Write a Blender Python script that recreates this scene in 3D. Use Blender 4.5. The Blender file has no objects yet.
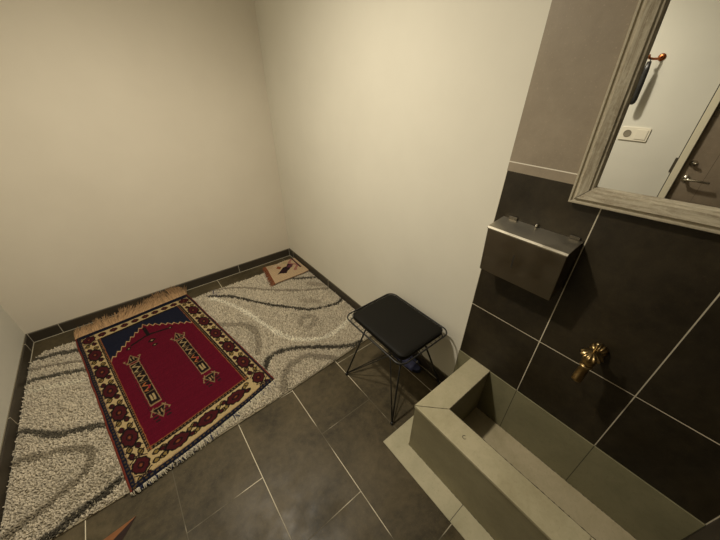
import bpy, bmesh, math, random
import numpy as np
from mathutils import Vector, Matrix
random.seed(7); rng = np.random.default_rng(7)
C = bpy.context.scene.collection
PI = math.pi

# ------------------------------------------------------------------ helpers
def tag(o, label=None, cat=None, group=None, kind=None):
    if label: o['label'] = label
    if cat: o['category'] = cat
    if group: o['group'] = group
    if kind: o['kind'] = kind
    return o

def empty(name, loc=(0, 0, 0)):
    o = bpy.data.objects.new(name, None); C.objects.link(o); o.location = loc
    o.empty_display_size = .05
    return o

def obj(name, bm, mat, parent=None, smooth=False, bevel=0, seg=2):
    """bmesh (or mesh) in world space -> one object; parents are only translated"""
    if isinstance(bm, bpy.types.Mesh): me = bm
    else:
        bmesh.ops.recalc_face_normals(bm, faces=bm.faces[:])
        me = bpy.data.meshes.new(name); bm.to_mesh(me); bm.free()
    if mat: me.materials.append(mat)
    if smooth:
        for p in me.polygons: p.use_smooth = True
    o = bpy.data.objects.new(name, me); C.objects.link(o)
    if parent:
        o.parent = parent
        o.matrix_parent_inverse = parent.matrix_basis.inverted() if parent.parent is None else (parent.parent.matrix_basis @ parent.matrix_parent_inverse @ parent.matrix_basis).inverted()
    if bevel:
        m = o.modifiers.new('bevel', 'BEVEL'); m.width = bevel; m.segments = seg; m.limit_method = 'ANGLE'
    return o

def box(bm, x0, x1, y0, y1, z0, z1):
    v = [bm.verts.new(p) for p in ((x0,y0,z0),(x1,y0,z0),(x1,y1,z0),(x0,y1,z0),(x0,y0,z1),(x1,y0,z1),(x1,y1,z1),(x0,y1,z1))]
    for f in ((0,3,2,1),(4,5,6,7),(0,1,5,4),(1,2,6,5),(2,3,7,6),(3,0,4,7)): bm.faces.new([v[i] for i in f])
    return bm

def B(*a):
    return box(bmesh.new(), *a)

def frame_of(d):
    d = d.normalized()
    a = Vector((0, 0, 1)) if abs(d.z) < .9 else Vector((1, 0, 0))
    u = d.cross(a).normalized(); return u, d.cross(u).normalized()

def tube(bm, pts, r, n=8, closed=False, cap=True):
    pts = [Vector(p) for p in pts]; N = len(pts)
    rs = r if isinstance(r, (list, tuple)) else [r] * N
    rings = []; u = None
    for i, p in enumerate(pts):
        if closed: d = (pts[(i+1) % N] - pts[i-1])
        else: d = pts[min(i+1, N-1)] - pts[max(i-1, 0)]
        d.normalize()
        if u is None: u, w = frame_of(d)
        else:
            u = (u - d * u.dot(d)).normalized(); w = d.cross(u)
        rings.append([bm.verts.new(p + (u*math.cos(2*PI*k/n) + w*math.sin(2*PI*k/n)) * rs[i]) for k in range(n)])
    for i in range(N if closed else N-1):
        a, b = rings[i], rings[(i+1) % N]
        for k in range(n): bm.faces.new((a[k], a[(k+1) % n], b[(k+1) % n], b[k]))
    if cap and not closed:
        bm.faces.new(rings[0][::-1]); bm.faces.new(rings[-1])
    return bm

def lathe(bm, prof, origin, axis, n=32, flute=0, nf=0):
    """prof: (distance along axis, radius)"""
    axis = Vector(axis).normalized(); u, w = frame_of(axis); o = Vector(origin); rings = []
    for t, r in prof:
        ring = []
        for k in range(n):
            a = 2*PI*k/n; rr = r*(1 + flute*math.cos(nf*a)) if nf else r
            ring.append(bm.verts.new(o + axis*t + (u*math.cos(a) + w*math.sin(a))*max(rr, 1e-5)))
        rings.append(ring)
    for a, b in zip(rings, rings[1:]):
        for k in range(n): bm.faces.new((a[k], a[(k+1) % n], b[(k+1) % n], b[k]))
    bm.faces.new(rings[0][::-1]); bm.faces.new(rings[-1])
    return bm

def prism(bm, poly, a0, a1, plane='xz'):
    """extrude polygon poly (2D) from a0 to a1 on the third axis"""
    def P(p, a): return (p[0], a, p[1]) if plane == 'xz' else ((a, p[0], p[1]) if plane == 'yz' else (p[0], p[1], a))
    lo = [bm.verts.new(P(p, a0)) for p in poly]; hi = [bm.verts.new(P(p, a1)) for p in poly]
    bm.faces.new(lo[::-1]); bm.faces.new(hi); n = len(poly)
    for i in range(n): bm.faces.new((lo[i], lo[(i+1) % n], hi[(i+1) % n], hi[i]))
    return bm

def rrect(x0, x1, y0, y1, r, k=6):
    pts = []
    for cx, cy, a0 in ((x1-r, y1-r, 0), (x0+r, y1-r, PI/2), (x0+r, y0+r, PI), (x1-r, y0+r, 1.5*PI)):
        for i in range(k+1):
            a = a0 + PI/2*i/k; pts.append((cx + r*math.cos(a), cy + r*math.sin(a)))
    return pts

# ------------------------------------------------------------------ node helpers
class N:
    def __init__(s, name):
        s.m = bpy.data.materials.new(name); s.m.use_nodes = True; s.t = s.m.node_tree; s.t.nodes.clear()
        s.out = s.t.nodes.new('ShaderNodeOutputMaterial'); s.b = s.t.nodes.new('ShaderNodeBsdfPrincipled')
        s.t.links.new(s.b.outputs[0], s.out.inputs[0])
        tc = s.t.nodes.new('ShaderNodeTexCoord'); s.co = tc.outputs['Object']
        sp = s.t.nodes.new('ShaderNodeSeparateXYZ'); s.t.links.new(s.co, sp.inputs[0]); s.X, s.Y, s.Z = sp.outputs
    def put(s, inp, v):
        if hasattr(v, 'is_linked') or isinstance(v, bpy.types.NodeSocket): s.t.links.new(v, inp)
        else: inp.default_value = (*v, 1) if isinstance(v, (tuple, list)) and len(v) == 3 and inp.type == 'RGBA' else v
    def math(s, op, a, b=None, c=None):
        n = s.t.nodes.new('ShaderNodeMath'); n.operation = op; s.put(n.inputs[0], a)
        if b is not None: s.put(n.inputs[1], b)
        if c is not None: s.put(n.inputs[2], c)
        return n.outputs[0]
    def noise(s, scale, detail=4, rough=.55, vec=None, dist=0):
        n = s.t.nodes.new('ShaderNodeTexNoise'); n.inputs['Scale'].default_value = scale; n.inputs['Detail'].default_value = detail
        n.inputs['Roughness'].default_value = rough; n.inputs['Distortion'].default_value = dist
        s.t.links.new(vec or s.co, n.inputs['Vector']); return n.outputs['Fac']
    def scaled(s, sc):
        n = s.t.nodes.new('ShaderNodeMapping'); n.inputs['Scale'].default_value = sc; s.t.links.new(s.co, n.inputs[0]); return n.outputs[0]
    def mix(s, f, a, b, blend='MIX'):
        n = s.t.nodes.new('ShaderNodeMix'); n.data_type = 'RGBA'; n.blend_type = blend
        s.put(n.inputs[0], f); s.put(n.inputs[6], a); s.put(n.inputs[7], b); return n.outputs[2]
    def ramp(s, f, stops):
        n = s.t.nodes.new('ShaderNodeValToRGB'); e = n.color_ramp.elements
        while len(e) < len(stops): e.new(.5)
        for i, (p, c) in enumerate(stops): e[i].position = p; e[i].color = (*c, 1) if not isinstance(c, (int, float)) else (c, c, c, 1)
        s.t.links.new(f, n.inputs[0]); return n.outputs[0]
    def rng(s, f, a, b, c, d):
        n = s.t.nodes.new('ShaderNodeMapRange'); s.put(n.inputs[0], f)
        for i, v in enumerate((a, b, c, d)): n.inputs[i+1].default_value = v
        return n.outputs[0]
    def bump(s, h, st=.2, dist=.005):
        n = s.t.nodes.new('ShaderNodeBump'); n.inputs['Strength'].default_value = st; n.inputs['Distance'].default_value = dist
        s.t.links.new(h, n.inputs['Height']); s.t.links.new(n.outputs[0], s.b.inputs['Normal'])
    def attr(s, name):
        n = s.t.nodes.new('ShaderNodeAttribute'); n.attribute_name = name; return n.outputs['Color']
    def fin(s, col=None, rough=None, metal=None, spec=None):
        if col is not None: s.put(s.b.inputs['Base Color'], col)
        if rough is not None: s.put(s.b.inputs['Roughness'], rough)
        if metal is not None: s.b.inputs['Metallic'].default_value = metal
        if spec is not None: s.b.inputs['Specular IOR Level'].default_value = spec
        return s.m

def plain(name, c1, c2, scale=20, rough=.6, metal=0, spec=.5, bump=0, bscale=200):
    n = N(name); f = n.noise(scale)
    if bump: n.bump(n.noise(bscale, 3), bump, .002)
    return n.fin(n.mix(f, c1, c2), rough, metal, spec)

def line_mask(n, coord, origin, step, w):
    """1 near coord = origin + k*step"""
    q = n.math('DIVIDE', n.math('SUBTRACT', coord, origin), step)
    d = n.math('ABSOLUTE', n.math('SUBTRACT', q, n.math('ROUND', q)))
    return n.math('LESS_THAN', d, w/2/step)

def tile_mat(name, u, v, u0, du, v0, dv, running, ca, cb, grout, gw=.0035, r0=.3, r1=.6, spec=.4, gdim=None, nscale=3.0):
    n = N(name); ax = {'x': n.X, 'y': n.Y, 'z': n.Z}; U = ax[u]; V = ax[v]
    col_i = n.math('FLOOR', n.math('DIVIDE', n.math('SUBTRACT', U, u0), du))
    if running:
        par = n.math('MODULO', n.math('ABSOLUTE', col_i), 2.0)
        V2 = n.math('ADD', V, n.math('MULTIPLY', n.math('SUBTRACT', 1.0, par), dv/2))
    else: V2 = V
    row_i = n.math('FLOOR', n.math('DIVIDE', n.math('SUBTRACT', V2, v0), dv))
    g = n.math('MAXIMUM', line_mask(n, U, u0, du, gw), line_mask(n, V2, v0, dv, gw))
    wn = n.t.nodes.new('ShaderNodeTexWhiteNoise'); wn.noise_dimensions = '2D'
    cb_ = n.t.nodes.new('ShaderNodeCombineXYZ'); n.put(cb_.inputs[0], col_i); n.put(cb_.inputs[1], row_i); n.t.links.new(cb_.outputs[0], wn.inputs[0])
    a = n.noise(nscale, 8, .65, dist=.6); b = n.noise(28, 6, .7)
    f = n.math('ADD', n.math('MULTIPLY', a, .65), n.math('MULTIPLY', b, .35))
    col = n.mix(n.rng(f, .36, .64, 0, 1), ca, cb)
    col = n.mix(n.rng(wn.outputs[0], 0, 1, 0, .16), col, (0, 0, 0))
    speck = n.rng(n.noise(160, 2), .62, .72, 0, .35)
    col = n.mix(speck, col, tuple(min(1, c*1.35) for c in cb))
    gn = n.rng(n.noise(3.1, 3), .44, .56, .35 if gdim is None else gdim, 1)
    gc = n.mix(gn, ca, grout)
    col = n.mix(g, col, gc)
    ro = n.math('MAXIMUM', n.rng(n.noise(5, 6, .6), .35, .65, r0, r1), n.math('MULTIPLY', g, .8))
    n.bump(n.math('SUBTRACT', n.math('MULTIPLY', n.noise(70, 5, .7), .35), g), .25, .0015)
    return n.fin(col, ro, 0, spec)

# ------------------------------------------------------------------ materials
def plaster(name, a, b):
    n = N(name); f = n.noise(1.6, 5, .6)
    n.bump(n.noise(120, 4, .6), .12, .002)
    return n.fin(n.mix(n.rng(f, .3, .7, 0, 1), a, b), .75, 0, .25)
M_wall = plaster('painted plaster', (.66, .63, .53), (.71, .68, .575))
M_ceil = plaster('ceiling paint', (.75, .72, .64), (.78, .75, .67))
DK, DK2, GR = (.036, .029, .020), (.068, .055, .039), (.62, .57, .44)
M_floor = tile_mat('floor tile', 'x', 'y', -.7695, .3325, -1.522, .67, True, (.034, .027, .0135), (.118, .092, .050), (.62, .56, .42), .0035, .36, .60, .28, gdim=.12)
M_wtile = tile_mat('dark wall tile', 'y', 'z', -2.1055, .3275, .671-.675, .675, False, (.014, .0105, .0055), (.043, .033, .018), (.66, .60, .46), .0035, .38, .6, .35, gdim=.75)
M_utile = tile_mat('taupe wall tile', 'y', 'z', -2.1055-.6, 1.31, .671-.675, .675, False, (.26, .215, .155), (.33, .275, .20), (.75, .70, .58), .0035, .45, .65, .3, gdim=.9)
M_base = plain('dark skirting tile', (.030, .024, .016), (.055, .044, .030), 8, .5)
M_grout = plain('grout', (.42, .38, .28), (.62, .57, .44), 30, .85)
M_gap = plain('dark joint', (.02, .018, .012), (.03, .025, .018), 30, .9)

def trough_mat(name, a, b, joints=None, jc=(.10, .09, .06)):
    n = N(name); f = n.noise(6, 8, .7, dist=.3); g = n.noise(90, 4, .7)
    col = n.mix(n.rng(f, .35, .65, 0, 1), a, b)
    col = n.mix(n.rng(g, .55, .75, 0, .35), col, tuple(c*.55 for c in a))
    st = n.rng(n.noise(3.2, 6, .65), .56, .70, 0, .30)
    col = n.mix(st, col, (a[0]*.6, a[1]*.55, a[2]*.42))
    if joints:
        for ax, o, s in joints:
            col = n.mix(line_mask(n, {'x': n.X, 'y': n.Y, 'z': n.Z}[ax], o, s, .003), col, jc)
    n.bump(n.noise(150, 4, .7), .2, .0015)
    return n.fin(col, .55, 0, .35)
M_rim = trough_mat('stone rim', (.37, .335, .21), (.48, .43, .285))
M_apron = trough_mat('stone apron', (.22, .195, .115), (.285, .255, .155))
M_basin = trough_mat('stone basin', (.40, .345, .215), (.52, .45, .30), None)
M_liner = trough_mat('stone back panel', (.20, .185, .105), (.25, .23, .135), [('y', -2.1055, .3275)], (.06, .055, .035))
M_plinth = trough_mat('stone plinth', (.40, .37, .245), (.50, .455, .31), [('y', -2.517, .67)])

M_chrome = plain('polished metal', (.75, .72, .65), (.6, .57, .5), 50, .15, 1)
def brushed(name, c, r):
    n = N(name); s = n.noise(60, 4, .6, n.scaled((30, .6, 30)))
    n.bump(s, .05, .001)
    sm = n.rng(n.noise(9, 5, .6), .35, .7, r, r+.22)
    return n.fin(n.mix(s, c, tuple(k*.75 for k in c)), sm, 1)
M_steel = brushed('brushed steel', (.23, .20, .15), .30)
M_steel2 = plain('bracket steel', (.15, .13, .10), (.10, .09, .07), 60, .45, .8)
M_black = plain('black wire', (.008, .008, .008), (.014, .013, .012), 30, .38)
def leather():
    n = N('black leather'); v = n.t.nodes.new('ShaderNodeTexVoronoi'); v.inputs['Scale'].default_value = 260; n.t.links.new(n.co, v.inputs['Vector'])
    n.bump(v.outputs['Distance'], .12, .001)
    return n.fin(n.mix(n.noise(6), (.006, .0055, .004), (.010, .009, .007)), .58, 0, .14)
M_leather = leather()
M_brass = plain('aged brass', (.30, .20, .085), (.56, .42, .21), 60, .3, 1, bump=.15, bscale=90)
M_brass2 = plain('dull brass', (.22, .145, .06), (.46, .32, .14), 60, .33, 1)
M_white = plain('white plastic', (.72, .68, .56), (.75, .71, .6), 10, .35)
M_mirror = N('mirror glass').fin((.93, .93, .90), .004, 1)
def framewood(name, sc):
    n = N(name)
    g = n.noise(9, 7, .72, n.scaled(sc), dist=.8); w = n.noise(120, 5, .7); h = n.noise(5, 5, .7)
    col = n.mix(n.rng(g, .40, .66, 0, 1), (.50, .45, .335), (.235, .19, .125))
    col = n.mix(n.rng(h, .50, .66, 0, .55), col, (.20, .16, .10))
    col = n.mix(n.rng(w, .52, .72, 0, .55), col, (.58, .53, .40))
    n.bump(n.math('ADD', g, w), .3, .002)
    return n.fin(col, .62, 0, .35)
M_frame_h = framewood('whitewashed rail', (5, 1, 9)); M_frame_v = framewood('whitewashed stile', (5, 9, 1))
M_frame_lt = plain('worn cream edge', (.52, .47, .35), (.30, .255, .175), 90, .6, bump=.2)
M_door = tile_mat('door veneer', 'y', 'z', -2.52, .22, .3, .55, False, (.20, .158, .112), (.26, .21, .152), (.10, .08, .058), .003, .5, .65, .3)
M_jamb = plain('cream jamb', (.62, .58, .44), (.70, .65, .5), 10, .5)
M_copper = plain('copper hook', (.35, .10, .035), (.45, .16, .06), 60, .3, 1)
M_wood = plain('red brown wood', (.26, .105, .04), (.17, .065, .024), 18, .45, bump=.1)
M_wood_shade = plain('shaded wood', (.022, .009, .006), (.035, .013, .008), 18, .6)  # same wedge wood, with the shade of its right face put into the colour
M_blue = plain('blue foam', (.09, .10, .25), (.12, .14, .33), 40, .6, bump=.15)
M_navy = plain('navy strap', (.010, .012, .035), (.016, .018, .05), 40, .6)
def attr_mat(name, scale, amp=.35, bump=.35, rough=.95, sheen=.0):
    n = N(name); c = n.attr('col'); f = n.noise(scale, 3, .7)
    col = n.mix(n.rng(f, .3, .7, 0, amp), c, n.mix(.5, c, (0, 0, 0)))
    n.bump(n.noise(scale*1.3, 2), bump, .003)
    n.b.inputs['Sheen Weight'].default_value = sheen
    return n.fin(col, rough, 0, .1)
M_shag = attr_mat('shag pile', 140, .35, .15)
M_kilim = attr_mat('knotted wool', 330, .45, .5)
M_matw = attr_mat('woven mat', 260, .4, .5)

# ------------------------------------------------------------------ the room
W, D, H = 2.057, 3.09, 2.62
def struct(name, bm, mat, parent=None, **k):
    o = obj(name, bm, mat, parent, **k); o['kind'] = 'structure'; return o
struct('floor', B(-W-.1, .1, -D-.1, .1, -.1, 0), M_floor)
struct('ceiling', B(-W-.1, .1, -D-.1, .1, H, H+.1), M_ceil)
struct('wall_back', B(-W-.1, .1, 0, .1, 0, H), plaster('painted plaster back', (.655, .60, .49), (.70, .645, .53)))
wr = struct('wall_right', B(.002, .1, -D-.1, 0, 0, H), M_wall)
struct('tile_cladding', B(0, .0022, -D, -2.1055, 0, 1.313), M_wtile, wr)
struct('upper_cladding', B(0, .0022, -D, -2.1055, 1.313, H), M_utile, wr)
struct('wall_front', B(-W-.1, .1, -D-.1, -D, 0, H), plain('dark end wall tile', (.035, .028, .019), (.06, .048, .034), 5, .55))
DY0, DY1, DZ = -2.375, -3.06, 2.06
bm = bmesh.new(); box(bm, -W-.1, -W, DY0, 0, 0, H); box(bm, -W-.1, -W, DY1, DY0, DZ, H); box(bm, -W-.1, -W, -D, DY1, 0, H)
struct('wall_left', bm, plaster('painted plaster left', (.60, .59, .52), (.66, .645, .57)))
# skirting
def skirting(name, axis, a0, a1, pos, joints, sgn):
    h, t = .078, .012
    if axis == 'x': m = B(a0, a1, pos - t, pos, .003, h)
    else: m = B(min(pos, pos+sgn*t), max(pos, pos+sgn*t), a0, a1, .003, h)
    o = struct(name, m, M_base, bevel=.001, seg=1)
    g = bmesh.new(); e = .0006
    if axis == 'x':
        box(g, a0, a1, pos-t-.0025, pos, 0, .0032)
        for j in joints: box(g, j-.0017, j+.0017, pos-t-e, pos, .003, h+e)
    else:
        lo, hi = min(pos, pos+sgn*(t+.0025)), max(pos, pos+sgn*(t+.0025))
        box(g, lo, hi, a0, a1, 0, .0032)
        lo, hi = min(pos, pos+sgn*(t+e)), max(pos, pos+sgn*(t+e))
        for j in joints: box(g, lo, hi, j-.0017, j+.0017, .003, h+e)
    obj('grout_joint', g, M_grout, o)
    t2 = bmesh.new()
    if axis == 'x': box(t2, a0, a1, pos-.004, pos, h, h+.004)
    else: box(t2, min(pos, pos+sgn*.004), max(pos, pos+sgn*.004), a0, a1, h, h+.004)
    obj('top_joint', t2, plain('sealant', (.18, .16, .11), (.24, .21, .15), 20, .8), o)
    return o
skirting('baseboard_back', 'x', -W, 0, 0, [-.553, -1.217, -1.88, -W+.013, -.013], -1)
skirting('baseboard_left', 'y', -2.34, 0, -W, [-.789, -1.456, -.124], 1)
skirting('baseboard_right', 'y', -2.1, 0, .002, [-.1, -.767, -1.434], -1)

# door in the left wall, seen only in the mirror
bm = bmesh.new(); box(bm, -W-.062, -W-.022, DY1+.006, DY0-.006, .006, DZ-.006)
dr = struct('door_1', bm, M_door)
bm = bmesh.new()
box(bm, -W-.09, -W+.010, DY0-.006, DY0+.034, 0, DZ+.034); box(bm, -W-.09, -W+.010, DY1-.02, DY1+.006, 0, DZ+.034)
box(bm, -W-.09, -W+.010, DY1-.02, DY0+.034, DZ-.006, DZ+.034)
obj('door_frame', bm, M_jamb, dr, bevel=.002)
obj('frame_shadow_gap', B(-W, -W+.0015, DY0+.034, DY0+.040, 0, DZ+.034), M_gap, dr)
bm = bmesh.new(); box(bm, -W+.0015, -W+.0045, DY0+.036, DY0+.052, 1.03, 1.13)
obj('latch_plate', bm, M_steel2, dr)
bm = bmesh.new()
xf = -W-.022
lathe(bm, [(0, .024), (.006, .024), (.009, .020), (.010, .009), (.045, .009)], (xf, DY0-.055, 1.0), (1, 0, 0), 20)
tube(bm, [(xf+.04, DY0-.050, 1.0), (xf+.048, DY0-.075, 1.001), (xf+.050, DY0-.12, 1.002), (xf+.048, DY0-.185, 1.0)], [.010, .009, .0075, .009], 10)
obj('handle', bm, M_chrome, dr, smooth=True)
bm = bmesh.new()
lathe(bm, [(0, .022), (.006, .022), (.010, .012), (.022, .012)], (xf, DY0-.050, 1.105), (1, 0, 0), 18)
tube(bm, [(xf+.02, DY0-.045, 1.105), (xf+.032, DY0-.075, 1.11)], [.008, .006], 8)
obj('lock_knob', bm, M_chrome, dr, smooth=True)

# ------------------------------------------------------------------ washing trough
T = empty('washing_trough', (-.2, -2.63, 0))
tag(T, 'long low beige stone washing trough against the dark tiled wall', 'trough')
RX0, RX1, RY, RI, TZ, BZ = -.449, -.338, -2.181, -2.292, .345, .036
bm = bmesh.new(); box(bm, RX0+.004, 0, RI+.002, RY-.004, .0, TZ-.016)
obj('end_wall', bm, M_apron, T)
obj('front_wall', B(RX0+.004, RX1-.002, -D, RI+.002, 0, TZ-.016), M_apron, T)
def rim_piece(poly, name='rim'):
    bm = prism(bmesh.new(), poly, TZ-.016, TZ, 'xy'); return obj(name, bm, M_rim, T, bevel=.0025)
rim_piece([(RX0, RY), (RX1, RI), (0, RI), (0, RY)])
rim_piece([(RX0, RY-.002), (RX0, -2.86), (RX1, -2.86), (RX1, RI-.001)])
rim_piece([(RX0, -2.862), (RX0, -D), (RX1, -D), (RX1, -2.862)])
def chips(name, a, b, r):
    n_ = int((Vector(b)-Vector(a)).length/.006); rr = random.Random(5)
    bm = tube(bmesh.new(), [Vector(a).lerp(Vector(b), i/n_) for i in range(n_+1)], [r*rr.choice((.35, .5, .8, 1.2, .4)) for i in range(n_+1)], 6)
    obj(name, bm, M_chip, T)
M_chip = plain('grimy edge', (.06, .05, .03), (.13, .11, .07), 60, .8)
chips('edge_joint', (RX1, RI, TZ-.001), (RX1, -D+.01, TZ-.001), .0022)
chips('edge_joint', (RX1, RI, TZ-.001), (-.006, RI, TZ-.001), .0022)
chips('edge_joint', (RX0+.004, RY-.004, TZ-.016), (RX0+.004, -D+.01, TZ-.016), .0016)
chips('edge_joint', (RX0+.001, RY-.001, TZ), (RX1, RI, TZ), .0010)
chips('edge_joint', (-.007, RI, BZ), (-.007, -D+.01, BZ), .0018)
chips('edge_joint', (RX0+.003, RY-.004, .006), (RX0+.003, -D+.01, .006), .0016)
obj('basin_floor', B(RX1-.002, 0, -D, RI+.002, 0, BZ), M_basin, T)
obj('back_panel', B(-.006, 0, -D, -2.106, 0, .342), M_liner, T, bevel=.001)
obj('plinth', prism(bmesh.new(), [(-.540, -2.092), (0, -2.092), (0, RY), (RX0+.004, RY), (RX0+.004, -D), (-.540, -D)], 0, .006, 'xy'), M_plinth, T, bevel=.001)
bm = bmesh.new()
tube(bm, [(-.392+.0075*math.cos(a), -2.41+.0075*math.sin(a), TZ+.0005) for a in [2*PI*k/20 for k in range(15)]], .0014, 6)
obj('ring_mark', bm, plain('stain', (.10, .09, .06), (.14, .12, .08), 40, .7), T)
bm = bmesh.new(); lathe(bm, [(0, .022), (.002, .022), (.003, .018)], (-.2, -2.98, BZ), (0, 0, 1), 24); obj('drain', bm, M_steel2, T, smooth=False)

# ------------------------------------------------------------------ tap
tp = empty('brass_tap', (0, -2.61, .77)); tag(tp, 'aged brass tap with fluted rosette on the dark tiled wall', 'tap')
yt, zt = -2.607, .775
xs = -.095
bm = bmesh.new()
lathe(bm, [(0, .026), (.005, .028), (.012, .027), (.022, .021), (.028, .014)], (0, yt-.004, zt+.003), (-1, 0, 0), 84, .07, 12)
obj('rosette', bm, M_brass2, tp, smooth=True)
bm = bmesh.new()
tube(bm, [(-.02, yt-.003, zt+.004), (-.045, yt-.002, zt+.008), (-.07, yt, zt+.010), (xs, yt, zt+.012)], [.011, .013, .014, .016], 20)
lathe(bm, [(-.018, .013), (-.012, .0185), (.0, .021), (.014, .021), (.024, .017), (.030, .013)], (xs, yt, zt+.008), (0, 0, 1), 28)
obj('body', bm, M_brass2, tp, smooth=True)
bm = bmesh.new()
tube(bm, [(xs, yt, zt-.008), (xs, yt, zt-.026), (xs-.001, yt+.001, zt-.045), (xs-.006, yt+.002, zt-.064), (xs-.012, yt+.002, zt-.081), (xs-.013, yt+.002, zt-.085)], [.0150, .0150, .0160, .0165, .0170, .0155], 24)
obj('spout', bm, M_brass2, tp, smooth=True)
bm = bmesh.new()
lathe(bm, [(0, .0150), (.002, .0195), (.008, .0195), (.010, .015)], (xs, yt, zt-.010), (0, 0, -1), 24)
obj('collar', bm, M_brass, tp, smooth=True)
bm = bmesh.new()
lathe(bm, [(0, .012), (.002, .028), (.006, .0325), (.012, .031), (.018, .024), (.022, .013), (.024, .008)], (xs, yt, zt+.026), (0, 0, 1), 96, .075, 12)
obj('fluted_handle', bm, M_brass, tp, smooth=True)
bm = bmesh.new()
lathe(bm, [(0, .0040), (.028, .0040), (.029, .0065), (.042, .0065), (.044, .004)], (xs, yt, zt+.048), (0, 0, 1), 16)
obj('stem', bm, plain('pale brass', (.62, .50, .30), (.5, .38, .2), 60, .3, 1), tp, smooth=True)

# ------------------------------------------------------------------ paper dispenser
dp = empty('towel_dispenser', (0, -2.283, .94)); tag(dp, 'brushed steel paper towel dispenser mounted on the dark tiled wall', 'dispenser')
y0, y1 = -2.425, -2.142
bm = prism(bmesh.new(), [(0, .945), (-.092, .930), (-.108, 1.118), (-.104, 1.124), (0, 1.134)], y0, y1, 'xz')
obj('body', bm, M_steel, dp, bevel=.002)
bm = prism(bmesh.new(), [(0, 1.136), (-.104, 1.126), (-.110, 1.120), (-.1125, 1.121), (-.1125, 1.125), (-.106, 1.130), (0, 1.141)], y0-.0015, y1+.0015, 'xz')
obj('lid', bm, brushed('lid steel', (.62, .58, .48), .3), dp, bevel=.0008, seg=1)
bm = prism(bmesh.new(), [(-.1005, 1.052), (-.1015, 1.052), (-.1065, 1.098), (-.1055, 1.098)], -2.268, -2.262, 'xz')
bm2 = bmesh.new()
def onfront(z): return -.092 - .016*(z-.930)/(1.118-.930)
v = [(onfront(z)-.0006, y, z) for y, z in ((-2.263, .995), (-2.267, .995), (-2.267, 1.052), (-2.263, 1.052))]
bm.free(); f = [bm2.verts.new(p) for p in v]; g = [bm2.verts.new((p[0]+.0012, p[1], p[2])) for p in v]
bm2.faces.new(f); bm2.faces.new(g[::-1])
for i in range(4): bm2.faces.new((f[i], g[i], g[(i+1) % 4], f[(i+1) % 4]))
obj('sight_slot', bm2, M_gap, dp)
for yc in (-2.181, -2.400):
    obj('bracket', B(-.006, 0, yc-.016, yc+.016, 1.141, 1.152), M_steel2, dp, bevel=.001)
bm = bmesh.new(); lathe(bm, [(0, .006), (.006, .006), (.008, .003)], (-.004, -2.272, 1.145), (-.5, 0, 1), 16); obj('lock', bm, M_chrome, dp, smooth=True)

# ------------------------------------------------------------------ mirror
mr = empty('wall_mirror', (0, -2.347, 1.264))
tag(mr, 'large mirror in a whitewashed wooden moulded frame on the wall', 'mirror')
mw, mh = .66, .95
# local frame: a = to the right (-y), b = up
prof = [(0, 0, 0), (0, .020, 0), (.003, .026, 0), (.007, .026, 0), (.010, .021, 0), (.014, .021, 0), (.017, .026, 0), (.020, .030, 0), (.046, .026, 0), (.050, .021, 0), (.054, .020, 0), (.058, .013, 0), (.058, .004, 0)]
rot = Matrix.Translation((0, -2.343, 1.262)) @ Matrix.Rotation(math.radians(-2.0), 4, 'X')
def mput(name, bm, mat, parent=None, **k):
    bm.transform(rot); return obj(name, bm, mat, parent or mr, **k)
CR = [lambda d: (d, d), lambda d: (mw-d, d), lambda d: (mw-d, mh-d), lambda d: (d, mh-d)]
def side(k, p0, p1):
    bm = bmesh.new(); A = CR[k]; Bf = CR[(k+1) % 4]; rows = []
    for d, h, _ in prof[p0:p1]:
        a, b = A(d), Bf(d); rows.append([bm.verts.new((-h, -a[0], a[1])), bm.verts.new((-h, -b[0], b[1]))])
    for r, q in zip(rows, rows[1:]): bm.faces.new((r[0], r[1], q[1], q[0]))
    return bm
for k in range(4):
    M_ = M_frame_h if k % 2 == 0 else M_frame_v
    o = mput('frame_rail' if k % 2 == 0 else 'frame_stile', side(k, 6, 13), M_)
    mput('moulded_edge', side(k, 0, 7), M_frame_lt, o)
for (a, b), (c, d) in (((.016, .016), (.058, .058)), ((mw-.016, .016), (mw-.058, .058))):
    bm = tube(bmesh.new(), [(-.0262, -a, b), (-.0302, -(a+(c-a)*.1), b+(d-b)*.1), (-.0264, -(a+(c-a)*.7), b+(d-b)*.7), (-.0135, -c, d)], .0006, 6)
    mput('mitre_joint', bm, M_gap)
mput('glass', box(bmesh.new(), -.007, -.003, -(mw-.05), -.05, .05, mh-.05), M_mirror)
mput('backing', box(bmesh.new(), -.003, 0, -(mw-.006), -.006, .006, mh-.006), M_gap)

# ------------------------------------------------------------------ things on the left wall seen in the mirror
hk = empty('coat_hook', (-W, -1.965, 1.72)); tag(hk, 'small copper coat hook on the left wall, reflected in the mirror', 'hook')
bm = bmesh.new(); lathe(bm, [(0, .022), (.005, .022), (.009, .014), (.010, .006)], (-W, -1.985, 1.735), (1, 0, 0), 20); obj('wall_plate', bm, M_copper, hk, smooth=True)
bm = bmesh.new()
tube(bm, [(-W+.005, -1.985, 1.735), (-W+.035, -1.975, 1.725), (-W+.065, -1.955, 1.724), (-W+.085, -1.938, 1.728), (-W+.095, -1.93, 1.745)], [.008, .0075, .007, .0075, .010], 12)
obj('prong', bm, M_copper, hk, smooth=True)
bm = bmesh.new()
hx = -W+.082
tube(bm, [(hx, -1.948, 1.726), (hx, -1.947, 1.69), (hx, -1.945, 1.66)], .004, 8)
rings = []
for z, w_, t in ((1.71, .012, .006), (1.66, .018, .008), (1.58, .022, .010), (1.48, .024, .010), (1.46, .019, .008), (1.45, .008, .004)):
    rings.append([bm.verts.new((hx + t*math.sin(a), -1.946 + w_*math.cos(a), z)) for a in [2*PI*k/16 for k in range(16)]])
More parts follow.
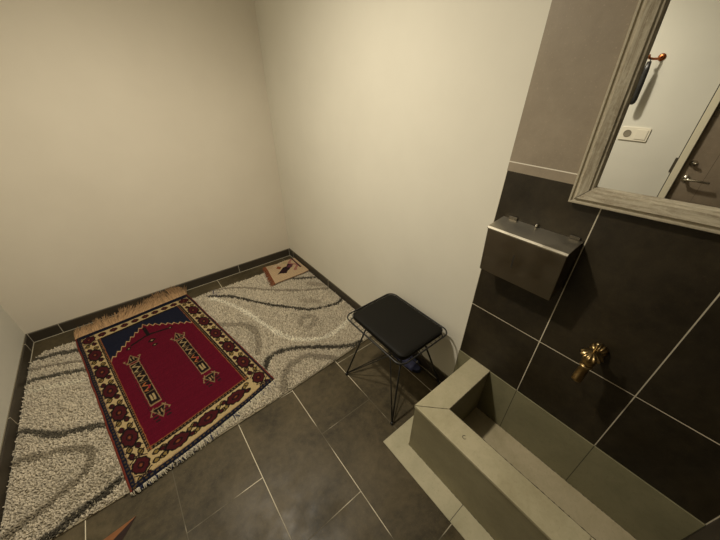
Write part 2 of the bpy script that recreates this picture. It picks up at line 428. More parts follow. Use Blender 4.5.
for a, b in zip(rings, rings[1:]):
    for k in range(16): bm.faces.new((a[k], a[(k+1) % 16], b[(k+1) % 16], b[k]))
bm.faces.new(rings[0]); bm.faces.new(rings[-1][::-1])
sh = obj('shoe_horn', bm, M_black, smooth=True)
tag(sh, 'long black shoe horn hanging from the copper hook, seen in the mirror', 'shoe horn')
sk = empty('socket_plate', (-W, -2.026, 1.255)); tag(sk, 'double white wall plate with a round socket, reflected in the mirror', 'socket')
bm = prism(bmesh.new(), rrect(-2.116, -1.938, 1.207, 1.301, .006), -W, -W+.008, 'yz'); obj('plate', bm, M_white, sk, bevel=.002)
bm = prism(bmesh.new(), rrect(-2.104, -2.036, 1.221, 1.287, .004), -W+.008, -W+.012, 'yz'); obj('rocker_switch', bm, M_white, sk, bevel=.001)
bm = bmesh.new(); tube(bm, [(-W+.009, -1.984+.023*math.cos(a), 1.254+.023*math.sin(a)) for a in [2*PI*k/24 for k in range(24)]], .0025, 6, closed=True)
lathe(bm, [(0, .021), (.0015, .021)], (-W+.0075, -1.984, 1.254), (1, 0, 0), 24)
obj('socket_ring', bm, plain('socket grey', (.20, .18, .13), (.24, .21, .16), 20, .5), sk)

# ------------------------------------------------------------------ stool
st = empty('wire_stool', (-.235, -1.825, 0)); tag(st, 'square black wire stool with a flat leather seat pad beside the trough', 'stool')
ZR = .460; wr_ = .0035
def ring(bm, x0, x1, y0_, y1_, r, z, rad):
    return tube(bm, [(x, y, z) for x, y in rrect(x0, x1, y0_, y1_, r, 8)], rad, 8, closed=True)
SX0, SX1, SY0, SY1 = -.417, -.047, -2.052, -1.597
bm = ring(bmesh.new(), SX0, SX1, SY0, SY1, .045, ZR, .0042)
obj('seat_rim', bm, M_black, st, smooth=True)
bm = ring(bmesh.new(), SX0+.016, SX1-.016, SY0+.016, SY1-.016, .035, ZR-.028, .0035)
obj('lower_rim', bm, M_black, st, smooth=True)
bm = bmesh.new(); k = 9
for i in range(k):
    x = SX0+.05 + (SX1-SX0-.10)*i/(k-1)
    tube(bm, [(x, SY0, ZR), (x, SY0+.02, ZR-.030), (x, SY1-.02, ZR-.030), (x, SY1, ZR)], .0016, 6)
for i in range(k+2):
    y = SY0+.05 + (SY1-SY0-.10)*i/(k+1)
    tube(bm, [(SX0, y, ZR), (SX0+.02, y, ZR-.033), (SX1-.02, y, ZR-.033), (SX1, y, ZR)], .0016, 6)
obj('wire_grid', bm, M_black, st, smooth=True)
# pad: rounded slab with pillowed edges
bm = bmesh.new(); PX0, PX1, PY0, PY1 = -.380, -.056, -2.026, -1.607
rings = []
for z, ins, r in ((ZR-.026, .006, .030), (ZR-.020, .001, .034), (ZR-.006, 0, .035), (ZR+.002, .0015, .034), (ZR+.006, .006, .030), (ZR+.0085, .018, .024), (ZR+.010, .05, .02)):
    rings.append([bm.verts.new((x, y, z)) for x, y in rrect(PX0+ins, PX1-ins, PY0+ins, PY1-ins, r, 8)])
for a, b in zip(rings, rings[1:]):
    n_ = len(a)
    for q in range(n_): bm.faces.new((a[q], a[(q+1) % n_], b[(q+1) % n_], b[q]))
bm.faces.new(rings[0][::-1]); bm.faces.new(rings[-1])
pad = obj('seat_pad', bm, M_leather, st, smooth=True)
bm = ring(bmesh.new(), PX0+.001, PX1-.001, PY0+.001, PY1-.001, .033, ZR+.0045, .0017)
obj('piping', bm, M_leather, pad, smooth=True)
feet = {(-1, 1): (-.440, -1.633), (-1, -1): (-.437, -2.050), (1, -1): (-.030, -2.050), (1, 1): (-.032, -1.620)}
att = {k_: (-.235 + .075*k_[0] + (.0), -1.825 + .135*k_[1], ZR-.036) for k_ in feet}
for (sx, sy), (fx, fy) in feet.items():
    bm = bmesh.new()
    f0 = Vector((fx, fy, .012))
    tube(bm, [f0, att[(sx, sy)]], .0050, 8)
    lg = obj('leg', bm, M_black, st, smooth=True)
    bm = bmesh.new()
    b1 = att[(sx, -sy)] if sy > 0 else (-.235+.055*sx, -1.845, ZR-.036)
    tube(bm, [f0+Vector((0, -.003*sy, .004)), b1], .0028, 6); tube(bm, [f0+Vector((-.003*sx, 0, .004)), att[(-sx, -sy)]], .0028, 6)
    obj('brace', bm, M_black, lg, smooth=True)
    bm = bmesh.new(); lathe(bm, [(0, .009), (.006, .010), (.016, .008), (.018, .004)], (fx, fy, 0), (0, 0, 1), 14)
    obj('rubber_foot', bm, M_black, lg, smooth=True)

# ------------------------------------------------------------------ slipper below the stool
sl = empty('slipper', (-.08, -1.82, 0)); tag(sl, 'blue slipper lying on the floor under the black wire stool', 'slipper')
def sole(z0, z1, s=1):
    pts = []
    for k in range(28):
        a = 2*PI*k/28; y = .115*math.sin(a)*s; w_ = (.043 + .006*math.sin(a) - .004*math.cos(2*a))*s
        pts.append((w_*math.cos(a), y))
    return prism(bmesh.new(), pts, z0, z1, 'xy')
Rs = Matrix.Translation((-.066, -1.800, 0)) @ Matrix.Rotation(math.radians(180+6), 4, 'Z')
bm = sole(0, .018); bm.transform(Rs); obj('sole', bm, M_navy, sl, bevel=.003)
bm = sole(.018, .024, .93); bm.transform(Rs); obj('footbed', bm, M_blue, sl, bevel=.002)
bm = bmesh.new(); rows = []
for j in range(5):
    y = .015 + .016*j; hgt = .052 - .003*j; rows.append([bm.verts.new((.045*math.cos(a), y, .016 + hgt*math.sin(a))) for a in [PI*k/12 for k in range(13)]])
for a, b in zip(rows, rows[1:]):
    for k in range(12): bm.faces.new((a[k], a[k+1], b[k+1], b[k]))
bm.transform(Rs); o = obj('strap', bm, M_blue, sl, smooth=True); mo = o.modifiers.new('s', 'SOLIDIFY'); mo.thickness = .004
bm = B(-.004, .004, .079, .082, .06, .078); bm.transform(Rs); obj('tag', bm, M_white, o)

# ------------------------------------------------------------------ wooden wedge
wd = empty('wooden_wedge', (-1.72, -1.75, 0)); tag(wd, 'reddish brown wooden wedge on the floor tiles at the bottom edge of the photo', 'wedge')
tip = Vector((-1.592, -1.656, .002)); L_ = Vector((-1.775, -1.672, 0)); Rr = Vector((-1.690, -1.760, 0))
ridge = Vector((-1.735, -1.745, .040))
e2 = (L_-tip)*2.0+tip; e3 = (Rr-tip)*2.0+tip; er = (ridge-tip)*2.0+tip
bm = bmesh.new(); a, b, c, d = [bm.verts.new(p) for p in (tip, e2, er, e3)]
for f in ((a, b, c), (b, d, c), (a, d, b)): bm.faces.new(f)
bm.verts.ensure_lookup_table(); bm.faces.new((a, c, d))
for v_ in bm.verts: v_.co.z = max(v_.co.z, 0.001)
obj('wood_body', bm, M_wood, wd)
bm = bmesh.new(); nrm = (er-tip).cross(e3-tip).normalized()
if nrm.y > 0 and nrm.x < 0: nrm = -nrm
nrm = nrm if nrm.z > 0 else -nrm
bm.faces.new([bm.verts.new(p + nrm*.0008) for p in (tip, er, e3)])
obj('shaded_side', bm, M_wood_shade, wd)  # thin sheet over the right face, painted dark as shade

# ------------------------------------------------------------------ colour attribute meshes
def color_mesh(name, verts, faces, cols):
    me = bpy.data.meshes.new(name)
    V = np.asarray(verts, dtype=np.float32); F = np.asarray(faces, dtype=np.int32); k = F.shape[1]
    me.vertices.add(len(V)); me.vertices.foreach_set('co', V.ravel())
    me.loops.add(F.size); me.loops.foreach_set('vertex_index', F.ravel())
    me.polygons.add(len(F)); me.polygons.foreach_set('loop_start', np.arange(0, F.size, k, dtype=np.int32))
    me.polygons.foreach_set('loop_total', np.full(len(F), k, dtype=np.int32))
    me.update(calc_edges=True)
    at = me.color_attributes.new('col', 'FLOAT_COLOR', 'POINT')
    cc = np.ones((len(V), 4), dtype=np.float32); cc[:, :3] = cols; at.data.foreach_set('color', cc.ravel())
    me.validate(); return me

def grid_faces(nu, nv, off=0):
    i = np.arange(nu-1)[None, :]; j = np.arange(nv-1)[:, None]; a = j*nu + i
    return np.stack([a, a+1, a+nu+1, a+nu], -1).reshape(-1, 4) + off

def smooth_noise(x, y, s, seed=0):
    r = np.random.default_rng(seed); out = np.zeros_like(x)
    for k in range(7):
        a = r.uniform(0, 2*PI); f = s*r.uniform(.6, 1.7); out += np.sin((x*np.cos(a)+y*np.sin(a))*f + r.uniform(0, 6.3))
    return out/7

def catmull(pts, n=10):
    P_ = [np.array(p, float) for p in pts]; P_ = [2*P_[0]-P_[1]] + P_ + [2*P_[-1]-P_[-2]]; out = []
    for i in range(1, len(P_)-2):
        for t in np.linspace(0, 1, n, endpoint=False):
            a, b, c, d = P_[i-1:i+3]
            out.append(.5*((2*b)+(c-a)*t+(2*a-5*b+4*c-d)*t*t+(-a+3*b-3*c+d)*t**3))
    out.append(P_[-2]); return np.array(out)

def dist_poly(px, py, poly):
    d = np.full(px.shape, 9.)
    for a, b in zip(poly, poly[1:]):
        ab = b-a; L2 = ab@ab + 1e-12
        t = np.clip(((px-a[0])*ab[0] + (py-a[1])*ab[1])/L2, 0, 1)
        d = np.minimum(d, np.hypot(px-a[0]-t*ab[0], py-a[1]-t*ab[1]))
    return d

# shag rug -------------------------------------------------------------------
CREAM = np.array((.60, .535, .415))
curves = [  # points, half width, colour, strength
 ([(-.90,-.25),(-.758,-.366),(-.65,-.518),(-.546,-.67),(-.437,-.797),(-.329,-.919),(-.217,-.982),(-.08,-1.012),(.0,-.978)], .015, (.045,.04,.03), .95),
 ([(-.83,-1.27),(-.808,-1.237),(-.761,-1.206),(-.668,-1.208),(-.534,-1.278),(-.395,-1.388),(-.282,-1.458),(-.175,-1.49)], .017, (.045,.04,.03), .95),
 ([(-.82,-.19),(-.764,-.215),(-.626,-.305),(-.482,-.456),(-.353,-.569),(-.221,-.674),(-.076,-.758),(.01,-.817)], .014, (.16,.13,.09), .65),
 ([(-.20,-.46),(-.139,-.497),(-.063,-.543),(.0,-.58)], .016, (.045,.04,.03), .9),
 ([(-.90,-.30),(-.857,-.344),(-.78,-.511),(-.715,-.688),(-.668,-.887),(-.618,-1.055),(-.55,-1.169),(-.442,-1.254),(-.326,-1.285),(-.155,-1.248),(0,-1.18)], .018, (.84,.79,.65), 1.0),
 ([(-.95,-.66),(-.895,-.708),(-.8,-.783),(-.754,-.885),(-.771,-1.014),(-.82,-1.12)], .022, (.19,.155,.105), .6),
 ([(-.82,-1.53),(-.804,-1.484),(-.744,-1.384),(-.669,-1.347),(-.576,-1.352),(-.509,-1.405),(-.433,-1.483)], .022, (.17,.14,.095), .6),
 ([(-.45,-1.05),(-.40,-.99),(-.33,-1.03),(-.36,-1.10),(-.42,-1.12)], .026, (.25,.21,.15), .5),
 ([(-.30,-.80),(-.25,-.84),(-.2,-.9)], .03, (.28,.23,.16), .45),
 ([(-.12,-.62),(-.05,-.7)], .035, (.26,.21,.15), .5),
 ([(-2.04,-.235),(-2.001,-.251),(-1.945,-.267),(-1.893,-.277),(-1.849,-.297),(-1.75,-.335)], .018, (.05,.045,.032), .9),
 ([(-2.05,-.455),(-1.982,-.468),(-1.926,-.488),(-1.861,-.512),(-1.74,-.565)], .016, (.06,.055,.04), .9),
 ([(-2.04,-.337),(-1.964,-.367),(-1.897,-.394),(-1.78,-.45)], .015, (.17,.14,.10), .7),
 ([(-2.04,-.54),(-1.9,-.60),(-1.74,-.66)], .02, (.72,.67,.53), .7),
 ([(-2.05,-.835),(-1.96,-.912),(-1.878,-.995),(-1.81,-1.021),(-1.66,-1.09)], .017, (.05,.045,.032), .9),
 ([(-2.04,-1.051),(-1.98,-1.054),(-1.926,-1.097),(-1.874,-1.105),(-1.797,-1.149),(-1.742,-1.201),(-1.732,-1.267),(-1.775,-1.326),(-1.844,-1.357),(-1.908,-1.386),(-1.968,-1.399),(-2.05,-1.43)], .019, (.17,.14,.09), .7),
 ([(-1.56,-1.42),(-1.632,-1.454),(-1.70,-1.482),(-1.803,-1.500),(-1.874,-1.525),(-2.0,-1.54)], .022, (.045,.04,.03), .95),
 ([(-1.80,-1.43),(-1.70,-1.40),(-1.60,-1.35)], .02, (.30,.26,.18), .4),
]
curves = [(catmull(p, 8), w_, np.array(c), s) for p, w_, c, s in curves]
def shag_color(x, y):
    jx = x + .010*smooth_noise(x, y, 70, 3); jy = y + .010*smooth_noise(x, y, 70, 4)
    c = CREAM[None, :]*(1 + .10*smooth_noise(x, y, 9, 5)[:, None] + .10*smooth_noise(x, y, 60, 8)[:, None])
    for p, w_, col, s in curves:
        d = dist_poly(jx, jy, p); m = np.clip((w_*1.25-d)/(w_*.5), 0, 1)[:, None]*s
        c = c*(1-m) + col[None, :]*m
    return c
SHX0, SHX1, SHY0, SHY1 = -2.044, -.014, -1.535, -.165
def in_shag(x, y):
    top = np.interp(x, [-2.05, -1.98, -1.2, -.84, -.39, -.14, -.01], [-.27, -.195, -.185, -.185, -.19, -.10, -.12])
    bot = np.interp(x, [-2.05, -1.6, -.82, -.25, -.01], [-1.535, -1.540, -1.520, -1.487, -1.47])
    return (y < top - .004 + .004*smooth_noise(x, y, 60, 11)) & (y > bot + .004 + .004*smooth_noise(x, y, 60, 12)) & (x > SHX0 + .006) & (x < SHX1-.006)
sr = empty('shag_rug', (-1.03, -.85, 0)); tag(sr, 'large cream shag rug with dark curved lines covering the far floor', 'rug')
nb = 60; xs_ = np.linspace(SHX0+.004, SHX1-.004, nb); poly_top = np.interp(xs_, [-2.05, -1.98, -1.2, -.84, -.39, -.14, -.01], [-.27, -.195, -.185, -.185, -.19, -.10, -.12])
poly_bot = np.interp(xs_, [-2.05, -1.6, -.82, -.25, -.01], [-1.535, -1.540, -1.520, -1.487, -1.47])
bm = prism(bmesh.new(), [(a, b) for a, b in zip(xs_, poly_bot)] + [(a, b) for a, b in zip(xs_[::-1], poly_top[::-1])], .001, .008, 'xy')
obj('backing', bm, plain('rug backing', (.26, .22, .15), (.32, .28, .19), 60, .95), sr)
step = .0072
gx, gy = np.meshgrid(np.arange(SHX0, SHX1, step), np.arange(SHY0-.02, SHY1+.08, step))
px = (gx + rng.uniform(-.5, .5, gx.shape)*step).ravel(); py = (gy + rng.uniform(-.5, .5, gy.shape)*step).ravel()
# under the prayer rug the pile is pressed flat: fewer tufts
BL, BR, TR, TL = [np.array(a) for a in ((-1.598, -1.556), (-.822, -1.394), (-1.046, -.085), (-1.807, -.182))]
def inquad(x, y, m=.03):
    r = np.ones(x.shape, bool); P_ = [BL, BR, TR, TL]
    for a, b in zip(P_, P_[1:]+P_[:1]):
        e = (b-a)/np.linalg.norm(b-a); r &= (e[0]*(y-a[1]) - e[1]*(x-a[0])) > m
    return r
keep = in_shag(px, py) & ~inquad(px, py, .02)
px, py = px[keep], py[keep]; n = len(px)
cl = shag_color(px, py)*rng.uniform(.72, 1.22, (n, 1))
hgt = rng.uniform(.015, .024, n); la = rng.uniform(0, 2*PI, n) ; ll = rng.uniform(.003, .010, n)
press = inquad(px, py, -.012); hgt[press] *= .7
tx = px + ll*np.cos(la); ty = py + ll*np.sin(la)
r0 = rng.uniform(.0035, .0050, n); r1 = r0*.75
V = []; nv = 4; base = []
ph = rng.uniform(0, 2*PI, n)
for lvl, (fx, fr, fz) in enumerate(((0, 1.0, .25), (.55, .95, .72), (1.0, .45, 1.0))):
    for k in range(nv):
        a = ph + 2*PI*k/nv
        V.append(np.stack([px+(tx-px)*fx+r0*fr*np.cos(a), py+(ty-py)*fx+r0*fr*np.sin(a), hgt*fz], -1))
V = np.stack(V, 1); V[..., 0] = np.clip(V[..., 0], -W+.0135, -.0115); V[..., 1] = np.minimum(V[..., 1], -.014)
F = []
for lvl in range(2):
    for k in range(nv): F.append((lvl*nv+k, lvl*nv+(k+1) % nv, (lvl+1)*nv+(k+1) % nv, (lvl+1)*nv+k))
F.append((2*nv, 2*nv+1, 2*nv+2, 2*nv+3))
F = (np.array(F)[None] + (np.arange(n)*12)[:, None, None]).reshape(-1, 4)
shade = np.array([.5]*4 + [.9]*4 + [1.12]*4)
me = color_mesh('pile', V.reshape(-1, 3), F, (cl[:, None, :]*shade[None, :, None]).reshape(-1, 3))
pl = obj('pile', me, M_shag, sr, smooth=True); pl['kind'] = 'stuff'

# prayer rug -----------------------------------------------------------------
NAVY = np.array((.0085, .010, .021)); RED = np.array((.108, .0045, .016)); RED2 = np.array((.105, .007, .011)); CRM = np.array((.44, .33, .165))
BLK = np.array((.011, .007, .007)); DKR = np.array((.045, .007, .009)); ORG = np.array((.30, .10, .035)); OLV = np.array((.20, .14, .045)); TAN = np.array((.30, .20, .10))
RW, RL = .775, 1.36
def rug_color(u, v):
    x = u*RW; y = v*RL; n = len(u); c = np.tile(NAVY, (n, 1)).astype(float); sml = []
    def S(m, col):
        c[m] = col
    # outer guard stripe
    S((u < .035) | (u > .965) | (v < .016), NAVY)
    gs = ((np.floor(y/.011) % 2 == 0) & ((u > .020) & (u < .030) | (u > .970) & (u < .980)))
    S(gs, TAN*.22); S((u < .012) | (u > .99), np.array((.16, .032, .020)))
    S((v < .012) & (v > .007) & (np.floor(x/.011) % 2 == 0), TAN*.28)
    # cream main border (frame)
    bl, br, bb, bt = (u > .037) & (u < .142), (u > .868) & (u < .975), (v > .018) & (v < .098), (v > .905) & (v < .965)
    inner = (u > .037) & (u < .975) & (v > .018) & (v < .965)
    brd = inner & (bl | br | bb | bt); S(brd, CRM)
    S(inner & ((np.abs(u-.040) < .004) | (np.abs(u-.972) < .004) | (np.abs(v-.020) < .003)), TAN)
    meds = []
    for i, vm in enumerate((.068, .205, .350, .495, .640, .785, .93)):
        for um in (.089, .922): meds.append((um*RW, vm*RL, .034, .054 if 0 < i < 6 else .042, 0))
    for um in (.30, .505, .715): meds.append((um*RW, .062*RL, .054, .034, 1))
    for um in (.19, .28, .37, .46, .55, .64, .73, .82): meds.append((um*RW, .935*RL, .022, .026, 2))
    for um in (.165, .205, .40, .61, .805): sml += [(um*RW, .048*RL), (um*RW+.012, .080*RL)]
    for qx, qy in sml:
        e = (np.abs(x-qx)/.017)**1.6 + (np.abs(y-qy)/.014)**1.6; S(brd & (e < 1.2), BLK); S(brd & (e < .5), OLV)
    # foliage between the medallions
    for (mx, my, a, b, h) in meds:
        for sx in (-1, 1):
            for sy in (-1, 1):
                if h == 2: continue
                if h: qx, qy, qa, qb = mx+sx*.064, my+sy*.017, .015, .012
                else: qx, qy, qa, qb = mx+sx*.019, my+sy*.072, .013, .019
                col = OLV if (sx*sy > 0) else DKR
                e = (np.abs(x-qx)/qa)**1.6 + (np.abs(y-qy)/qb)**1.6
                S(brd & (e < 1.25), BLK); S(brd & (e < .62), col)
        for sx in (-1, 1):   # curling stems
            if h == 2: continue
            if h: m = (np.abs((x-mx)*sx - .052 - .25*np.abs(y-my)) < .0028)
            else: m = (np.abs(np.abs(y-my) - .058 - .6*(x-mx)*sx) < .0035)
            S(brd & m & (np.abs(x-mx) < (.07 if h else .038)) & (np.abs(y-my) < (.03 if h else .09)), BLK*1.5)
    for (mx, my, a, b, h) in meds:
        e = (np.abs(x-mx)/a)**1.7 + (np.abs(y-my)/b)**1.7
        lob = 1 + .10*np.cos(np.arctan2(y-my, x-mx)*8)
        S(brd & (e < 1.30*lob), BLK); S(brd & (e < .92*lob), DKR*1.25); S(brd & (e < .24) & (e > .12), BLK); S(brd & (e < .05), ORG*.6)
    # inner dark stripe with dots, then field
    fld = (u > .166) & (u < .836) & (v > .116) & (v < .892)
    ins = (u > .142) & (u < .868) & (v > .098) & (v < .905) & ~fld; S(ins, BLK)
    dots = ins & (((np.abs(u-.154) < .004) | (np.abs(u-.852) < .004)) & (np.floor(y/.009) % 2 == 0) | (np.abs(v-.107) < .0025) & (np.floor(x/.009) % 2 == 0)); S(dots, TAN*.6)
    edge = ins & ((np.abs(u-.164) < .003) | (np.abs(u-.838) < .003) | (np.abs(v-.1145) < .0018)); S(edge, ORG*.9)
    S(fld, NAVY*1.15)
    d = np.abs(u-.495)/.335
    zz = (np.abs(((x-.495*RW)/.034) % 1 - .5) - .25)*.044
    nb_ = .682 + .165*(1-d)**1.0 + zz
    S(fld & (v < nb_+.011), CRM*.75 + ORG*.4); S(fld & (v < nb_+.003), RED)
    low = fld & (v < nb_-.004)
    S(low & (v < .14), RED)
    # abrash streaks
    sk_ = .86 + .26*np.abs(smooth_noise(x*.25, y*6, 60, 21)) ; c[low] *= sk_[low][:, None]
    # the two columns
    for uc in (.295, .668):
        xc = uc*RW; dx = x-xc; bw = .029
        sway = np.abs(dx)
        bar = (sway < bw) & (v > .285) & (v < .590)
        S(low & (sway < bw+.013) & (sway > bw+.010) & (v > .25) & (v < .62) & (np.floor(y/.010) % 2 == 0), BLK*2)
        S(bar, TAN*.95); inb = (sway < bw-.0035) & (v > .290) & (v < .585); S(inb, BLK)
        t = (v-.290)/.295*4; cell = np.floor(t); fy = t-cell; q = dx/(bw-.0035)
        S(inb & (fy < .06), TAN*.4)
        for k in range(4):
            ck = inb & (cell == k); col = [CRM*.8, ORG*1.1, TAN, CRM*.7][k]
            z_ = np.abs(((fy*2) % 1)-.5)*2
            if k == 0: S(ck & (np.abs(q) < .5) & (fy > .25) & (fy < .78) & (np.abs(q) > .2*fy), col)
            else: S(ck & (np.abs(q*.55 - (z_-.5)*.7) < .14) & (fy > .15) & (fy < .9), col)
            if k == 1: S(ck & (np.abs(q-.35) < .16) & (fy > .3) & (fy < .6), RED*2)
        # head and foot ornaments
        for v0_, sg in ((.600, 1), (.262, -1)):
            s_ = (v-v0_)*sg*RL
            tri = (s_ > 0) & (s_ < .085) & (sway < .040*(1-s_/.085)) ; S(low & tri, TAN*.7)
            tri2 = (s_ > .006) & (s_ < .074) & (sway < .036*(1-s_/.080)-.003); S(low & tri2, BLK)
            S(low & (s_ > .02) & (s_ < .05) & (np.abs(sway-.008) < .0028), TAN)
            arm = (np.abs(sway - .022 - .55*np.clip(s_+.01, 0, 9)) < .0028) & (s_ > -.012) & (s_ < .040); S(low & arm, TAN*.9)
            hook = (np.abs(s_-.040+.0) < .0030) & (sway > .035) & (sway < .047); S(low & hook, TAN*.9)
            if sg < 0:
                S(low & (s_ > .035) & (s_ < .105) & (sway < .042-.10*np.abs(s_-.06)) & (sway > .018) & (np.floor(y/.012) % 2 == 0), BLK*1.5)
    # hanging lamp motif below the apex
    xc = .485*RW; dx = (x-xc)/1.6; dy = (y-.775*RL)/1.5
    S(low & (np.abs(dx) < .007) & (dy > -.03) & (dy < .05), BLK)
    S(low & (np.abs(dy + .02 + .30*np.abs(dx)) < .0055) & (np.abs(dx) < .075), BLK)
    for qx, qy, s_ in ((-.085, -.055, .012), (.085, -.045, .012), (0, -.075, .017), (.0, -.115, .012)):
        e = np.abs(dx-qx)+np.abs(dy-qy); S(low & (e < s_), BLK); S(low & (e < s_*.35), TAN)
    return c
def bil(u, v):
    p = ((BL*(1-u[:, None])+BR*u[:, None])*(1-v[:, None]) + (TL*(1-u[:, None])+TR*u[:, None])*v[:, None]); return p
nu, nvv = 300, 520
uu, vv = np.meshgrid(np.linspace(0, 1, nu), np.linspace(0, 1, nvv)); uu = uu.ravel(); vv = vv.ravel()
P2 = bil(uu, vv)
wob = .0035*smooth_noise(vv*30, vv*0, 1, 31)
bow = -.020*np.sin(PI*uu)*(1-vv)**3
ex = np.stack([wob*(uu > .98) - wob*(uu < .02), .003*smooth_noise(uu*22, uu*0, 1, 33)*(vv < .02) + bow], -1)
P2 = P2 + ex
def rug_z(x, y, u, v):
    z = .0275 + .0035*smooth_noise(x, y, 11, 41) + .0006*smooth_noise(x, y, 300, 43)
    z = z - .016*np.clip((y+.26)/.12, 0, 1)
    e = np.minimum(np.minimum(u, 1-u)*RW, v*RL); return z - .004*np.clip(1-e/.010, 0, 1)
z = rug_z(P2[:, 0], P2[:, 1], uu, vv)
uj = uu + .0022*smooth_noise(uu, vv, 120, 51) + rng.normal(0, .0006, uu.shape); vj = vv + .0014*smooth_noise(uu, vv, 120, 52) + rng.normal(0, .0004, uu.shape)
cc = rug_color(uj, vj)*rng.uniform(.85, 1.15, (len(uu), 1))
fac = grid_faces(nu, nvv)
# underside + skirts
top = np.column_stack([P2, z]); bot = np.column_stack([P2, z-.006]); n0 = len(top)
rim = np.concatenate([np.arange(nu), np.arange(2*nu-1, nu*nvv, nu), np.arange(nu*nvv-2, nu*(nvv-1)-1, -1), np.arange(nu*(nvv-2), 0, -nu)])
rb = np.arange(len(rim)) + n0; r2 = np.roll(rim, -1); rb2 = np.roll(rb, -1)
side = np.stack([rim, rb, rb2, r2], -1)
allv = np.vstack([top, bot[rim]]); allc = np.vstack([cc, np.tile(np.array((.10, .03, .02)), (len(rim), 1))])
pr = empty('prayer_rug', (-1.32, -.8, 0)); tag(pr, 'red and navy patterned prayer rug with fringe lying over the cream shag rug', 'rug')
obj('woven_field', color_mesh('woven_field', allv, np.vstack([fac, side]), allc), M_kilim, pr, smooth=True)

def strands(name, specs, colour_fn, mat, parent):
    """each strand: list of 3D points + radius -> 3-sided tubes"""
    V_, F_, Cc = [], [], []
    for pts, r, col in specs:
        k = len(V_); m = len(pts)
        for i, p in enumerate(pts):
            d = Vector(pts[min(i+1, m-1)]) - Vector(pts[max(i-1, 0)])
            if d.length < 1e-7: d = Vector((0, 0, 1))
            u_, w_ = frame_of(d); rr = r*(1-.5*i/(m-1))
            for q in range(4):
                a = 2*PI*q/4; V_.append(tuple(Vector(p) + (u_*math.cos(a)+w_*math.sin(a))*rr)); Cc.append(col)
        for i in range(m-1):
            for q in range(4): F_.append((k+i*4+q, k+i*4+(q+1) % 4, k+(i+1)*4+(q+1) % 4, k+(i+1)*4+q))
    return obj(name, color_mesh(name, V_, F_, np.array(Cc)), mat, parent, smooth=True)
sp = []
for i in range(640):
    u_ = (i+.5)/640 + random.uniform(-.002, .002)
    p = TL*(1-u_) + TR*u_
    gap = -.004 - p[1]; ln = .125 + .02*math.sin(u_*PI) + random.uniform(-.02, .02) + .018*math.sin(u_*37)
    ang = math.radians(82 + 16*math.sin(u_*9) + random.uniform(-14, 14)); q = []
    for t in (0, .25, .5, .75, 1):
        x = p[0] + math.cos(ang)*ln*t; y = p[1] + math.sin(ang)*ln*t; zz_ = .012 + .016*math.sin(PI*min(t*1.1, 1))*random.uniform(.5, 1.2)
        if y > -.020: zz_ = max(zz_, .010) + (y+.020)*1.0; y = -.020 + .003*t
        q.append((x, y, max(zz_, .003)))
    k_ = random.uniform(.7, 1.25); sp.append((q, .0024, (.50*k_, .325*k_, .175*k_)))
strands('fringe', sp, None, M_matw, pr)
sp = []
for i in range(420):
    u_ = random.uniform(.0, 1.0); p = BL*(1-u_) + BR*u_ + np.array((0, -.020*math.sin(PI*u_)))
    ln = (.014 + .030*min(1, max(0, u_*1.3)))*random.uniform(.5, 1.2); ang = math.radians(-78 + random.uniform(-45, 45)); q = []
    for t in (0, .5, 1): q.append((p[0]+math.cos(ang)*ln*t, p[1]+math.sin(ang)*ln*t, .022-.012*t + .006*math.sin(PI*t)))
    k_ = random.uniform(.6, 1.2); sp.append((q, .0026, (.62*k_, .56*k_, .42*k_) if random.random() < .85 else (.04, .045, .09)))
strands('knotted_edge', sp, None, M_matw, pr)
sp = []
for k in range(7):
    x, y = -.872+random.uniform(-.03, .03), -.262+random.uniform(-.02, .02); a = random.uniform(0, 6.3); q = []
    for t in range(9):
        a += random.uniform(-.9, .9); x += .010*math.cos(a); y += .010*math.sin(a); q.append((x, y, .026+random.uniform(0, .004)))
    sp.append((q, .0014, (.03, .04, .12)))
yn = strands('yarn_scrap', sp, None, M_matw, None)
tag(yn, 'small tangle of navy blue yarn on the shag rug beside the prayer rug corner', 'yarn')

# small mat in the corner -----------------------------------------------------
cm = empty('small_mat', (-.2, -.28, 0)); tag(cm, 'small beige woven mat with rust fringe in the far room corner', 'mat')
MA, MB_, MC, MD = [np.array(p) for p in ((-.378, -.452), (-.020, -.445), (-.018, -.135), (-.318, -.085))]   # front-left, front-right, back-right, back-left
nu, nvv = 120, 110
uu, vv = np.meshgrid(np.linspace(0, 1, nu), np.linspace(0, 1, nvv)); uu = uu.ravel(); vv = vv.ravel()
P2 = (MA*(1-uu[:, None])+MB_*uu[:, None])*(1-vv[:, None]) + (MD*(1-uu[:, None])+MC*uu[:, None])*vv[:, None]
zz_ = .0275 + .003*smooth_noise(P2[:, 0], P2[:, 1], 22, 61) - .018*np.clip((P2[:, 1]+.18)/.07, 0, 1)*np.clip((-.10-P2[:, 0])/.1, 0, 1) + .004*np.clip((uu-.8)/.2, 0, 1)
c = np.tile(np.array((.56, .41, .25)), (len(uu), 1)); 
wv = ((np.floor(uu*34) + np.floor(vv*30)) % 2 == 0); c[wv] *= .72
def dia(cu, cv, a, b, ang=0):
    x, y = uu-cu, vv-cv; X_, Y_ = x*math.cos(ang)+y*math.sin(ang), -x*math.sin(ang)+y*math.cos(ang); return np.abs(X_)/a+np.abs(Y_)/b
c[dia(.50, .52, .36, .12, .45) < 1] = (.022, .011, .013); c[dia(.40, .42, .15, .13, .2) < 1] = (.028, .012, .014); c[dia(.68, .66, .13, .12, .2) < 1] = (.03, .013, .016)
c[dia(.33, .68, .10, .13) < .8] = (.22, .07, .03); c[dia(.66, .60, .12, .09, .4) < 1] = (.10, .03, .05)
c[(np.abs(uu-.80-.08*np.sin(vv*14)) < .05) & (vv > .3)] = (.33, .15, .12); c[(np.abs(uu-.90) < .025) & (vv > .35)] = (.07, .025, .03)
c[(dia(.60, .86, .09, .09) < 1)] = (.40, .33, .18)
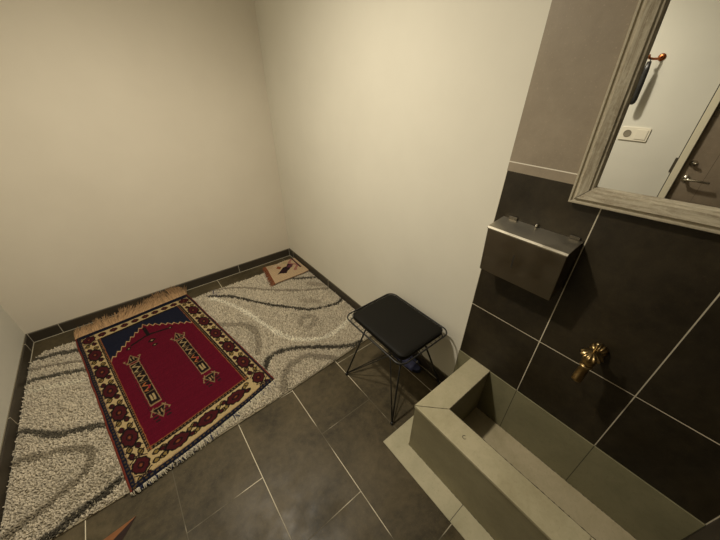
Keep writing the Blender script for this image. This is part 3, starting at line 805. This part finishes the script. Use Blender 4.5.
c[(vv < .03)] = (.20, .12, .07)
obj('woven_panel', color_mesh('woven_panel', np.column_stack([P2, zz_]), grid_faces(nu, nvv), c*rng.uniform(.85, 1.12, (len(uu), 1))), M_matw, cm, smooth=True)
sp = []
for i in range(200):
    t0 = (i+.5)/200; p = MA*(1-t0)+MD*t0; d = np.array((-.93, -.16)); ln = random.uniform(.035, .055)*(1.15-.3*t0); a = random.uniform(-.22, .22)
    d = np.array((d[0]*math.cos(a)-d[1]*math.sin(a), d[0]*math.sin(a)+d[1]*math.cos(a))); q = []
    zb = .027 - .018*min(1, max(0, (p[1]+.18)/.07))
    for t in (0, .33, .66, 1): q.append((p[0]+d[0]*ln*t, min(p[1]+d[1]*ln*t, -.016), zb+.003*math.sin(PI*t)-.002*t))
    k_ = random.uniform(.7, 1.2); sp.append((q, .0017, (.22*k_, .082*k_, .040*k_)))
strands('fringe', sp, None, M_matw, cm)

# ------------------------------------------------------------------ lights
def lamp(name, kind, loc, energy, col, **k):
    l = bpy.data.lights.new(name, kind); l.energy = energy; l.color = col
    for a, b in k.items(): setattr(l, a, b)
    o = bpy.data.objects.new(name, l); C.objects.link(o); o.location = loc; return o
o = lamp('ceiling_light', 'SPOT', (-1.12, -1.45, 2.50), 130, (1.0, .905, .745), shadow_soft_size=.055)
o.data.spot_size = math.radians(158); o.data.spot_blend = 1.0
lamp('fill_light', 'POINT', (-1.12, -1.45, 2.10), 11, (1.0, .905, .745), shadow_soft_size=.30)  # added soft fill under the downlight, not a fixture of its own
w = bpy.data.worlds.new('world'); bpy.context.scene.world = w; w.use_nodes = True
w.node_tree.nodes['Background'].inputs[0].default_value = (.9, .8, .6, 1); w.node_tree.nodes['Background'].inputs[1].default_value = .05

# ------------------------------------------------------------------ camera
R_ = [[0.7830749650262584, -0.6219238310941415, 0.002085057867365509], [-0.33496649911895915, -0.42458208800340647, -0.8411465359939707], [0.5240143543998703, 0.6579823697211449, -0.5408032521342987]]
cam = bpy.data.cameras.new('camera'); co = bpy.data.objects.new('camera', cam); C.objects.link(co)
m = Matrix(((R_[0][0], -R_[1][0], -R_[2][0]), (R_[0][1], -R_[1][1], -R_[2][1]), (R_[0][2], -R_[1][2], -R_[2][2]))).to_4x4()
m.translation = Vector((-1.14731419, -2.65580798, 1.6)); co.matrix_world = m
cam.sensor_width = 36; cam.lens = 36*296.0741/720; cam.clip_start = .02
bpy.context.scene.camera = co
sc = bpy.context.scene
sc.view_settings.view_transform = 'Standard'; sc.view_settings.look = 'None'; sc.view_settings.exposure = 0; sc.view_settings.gamma = 1
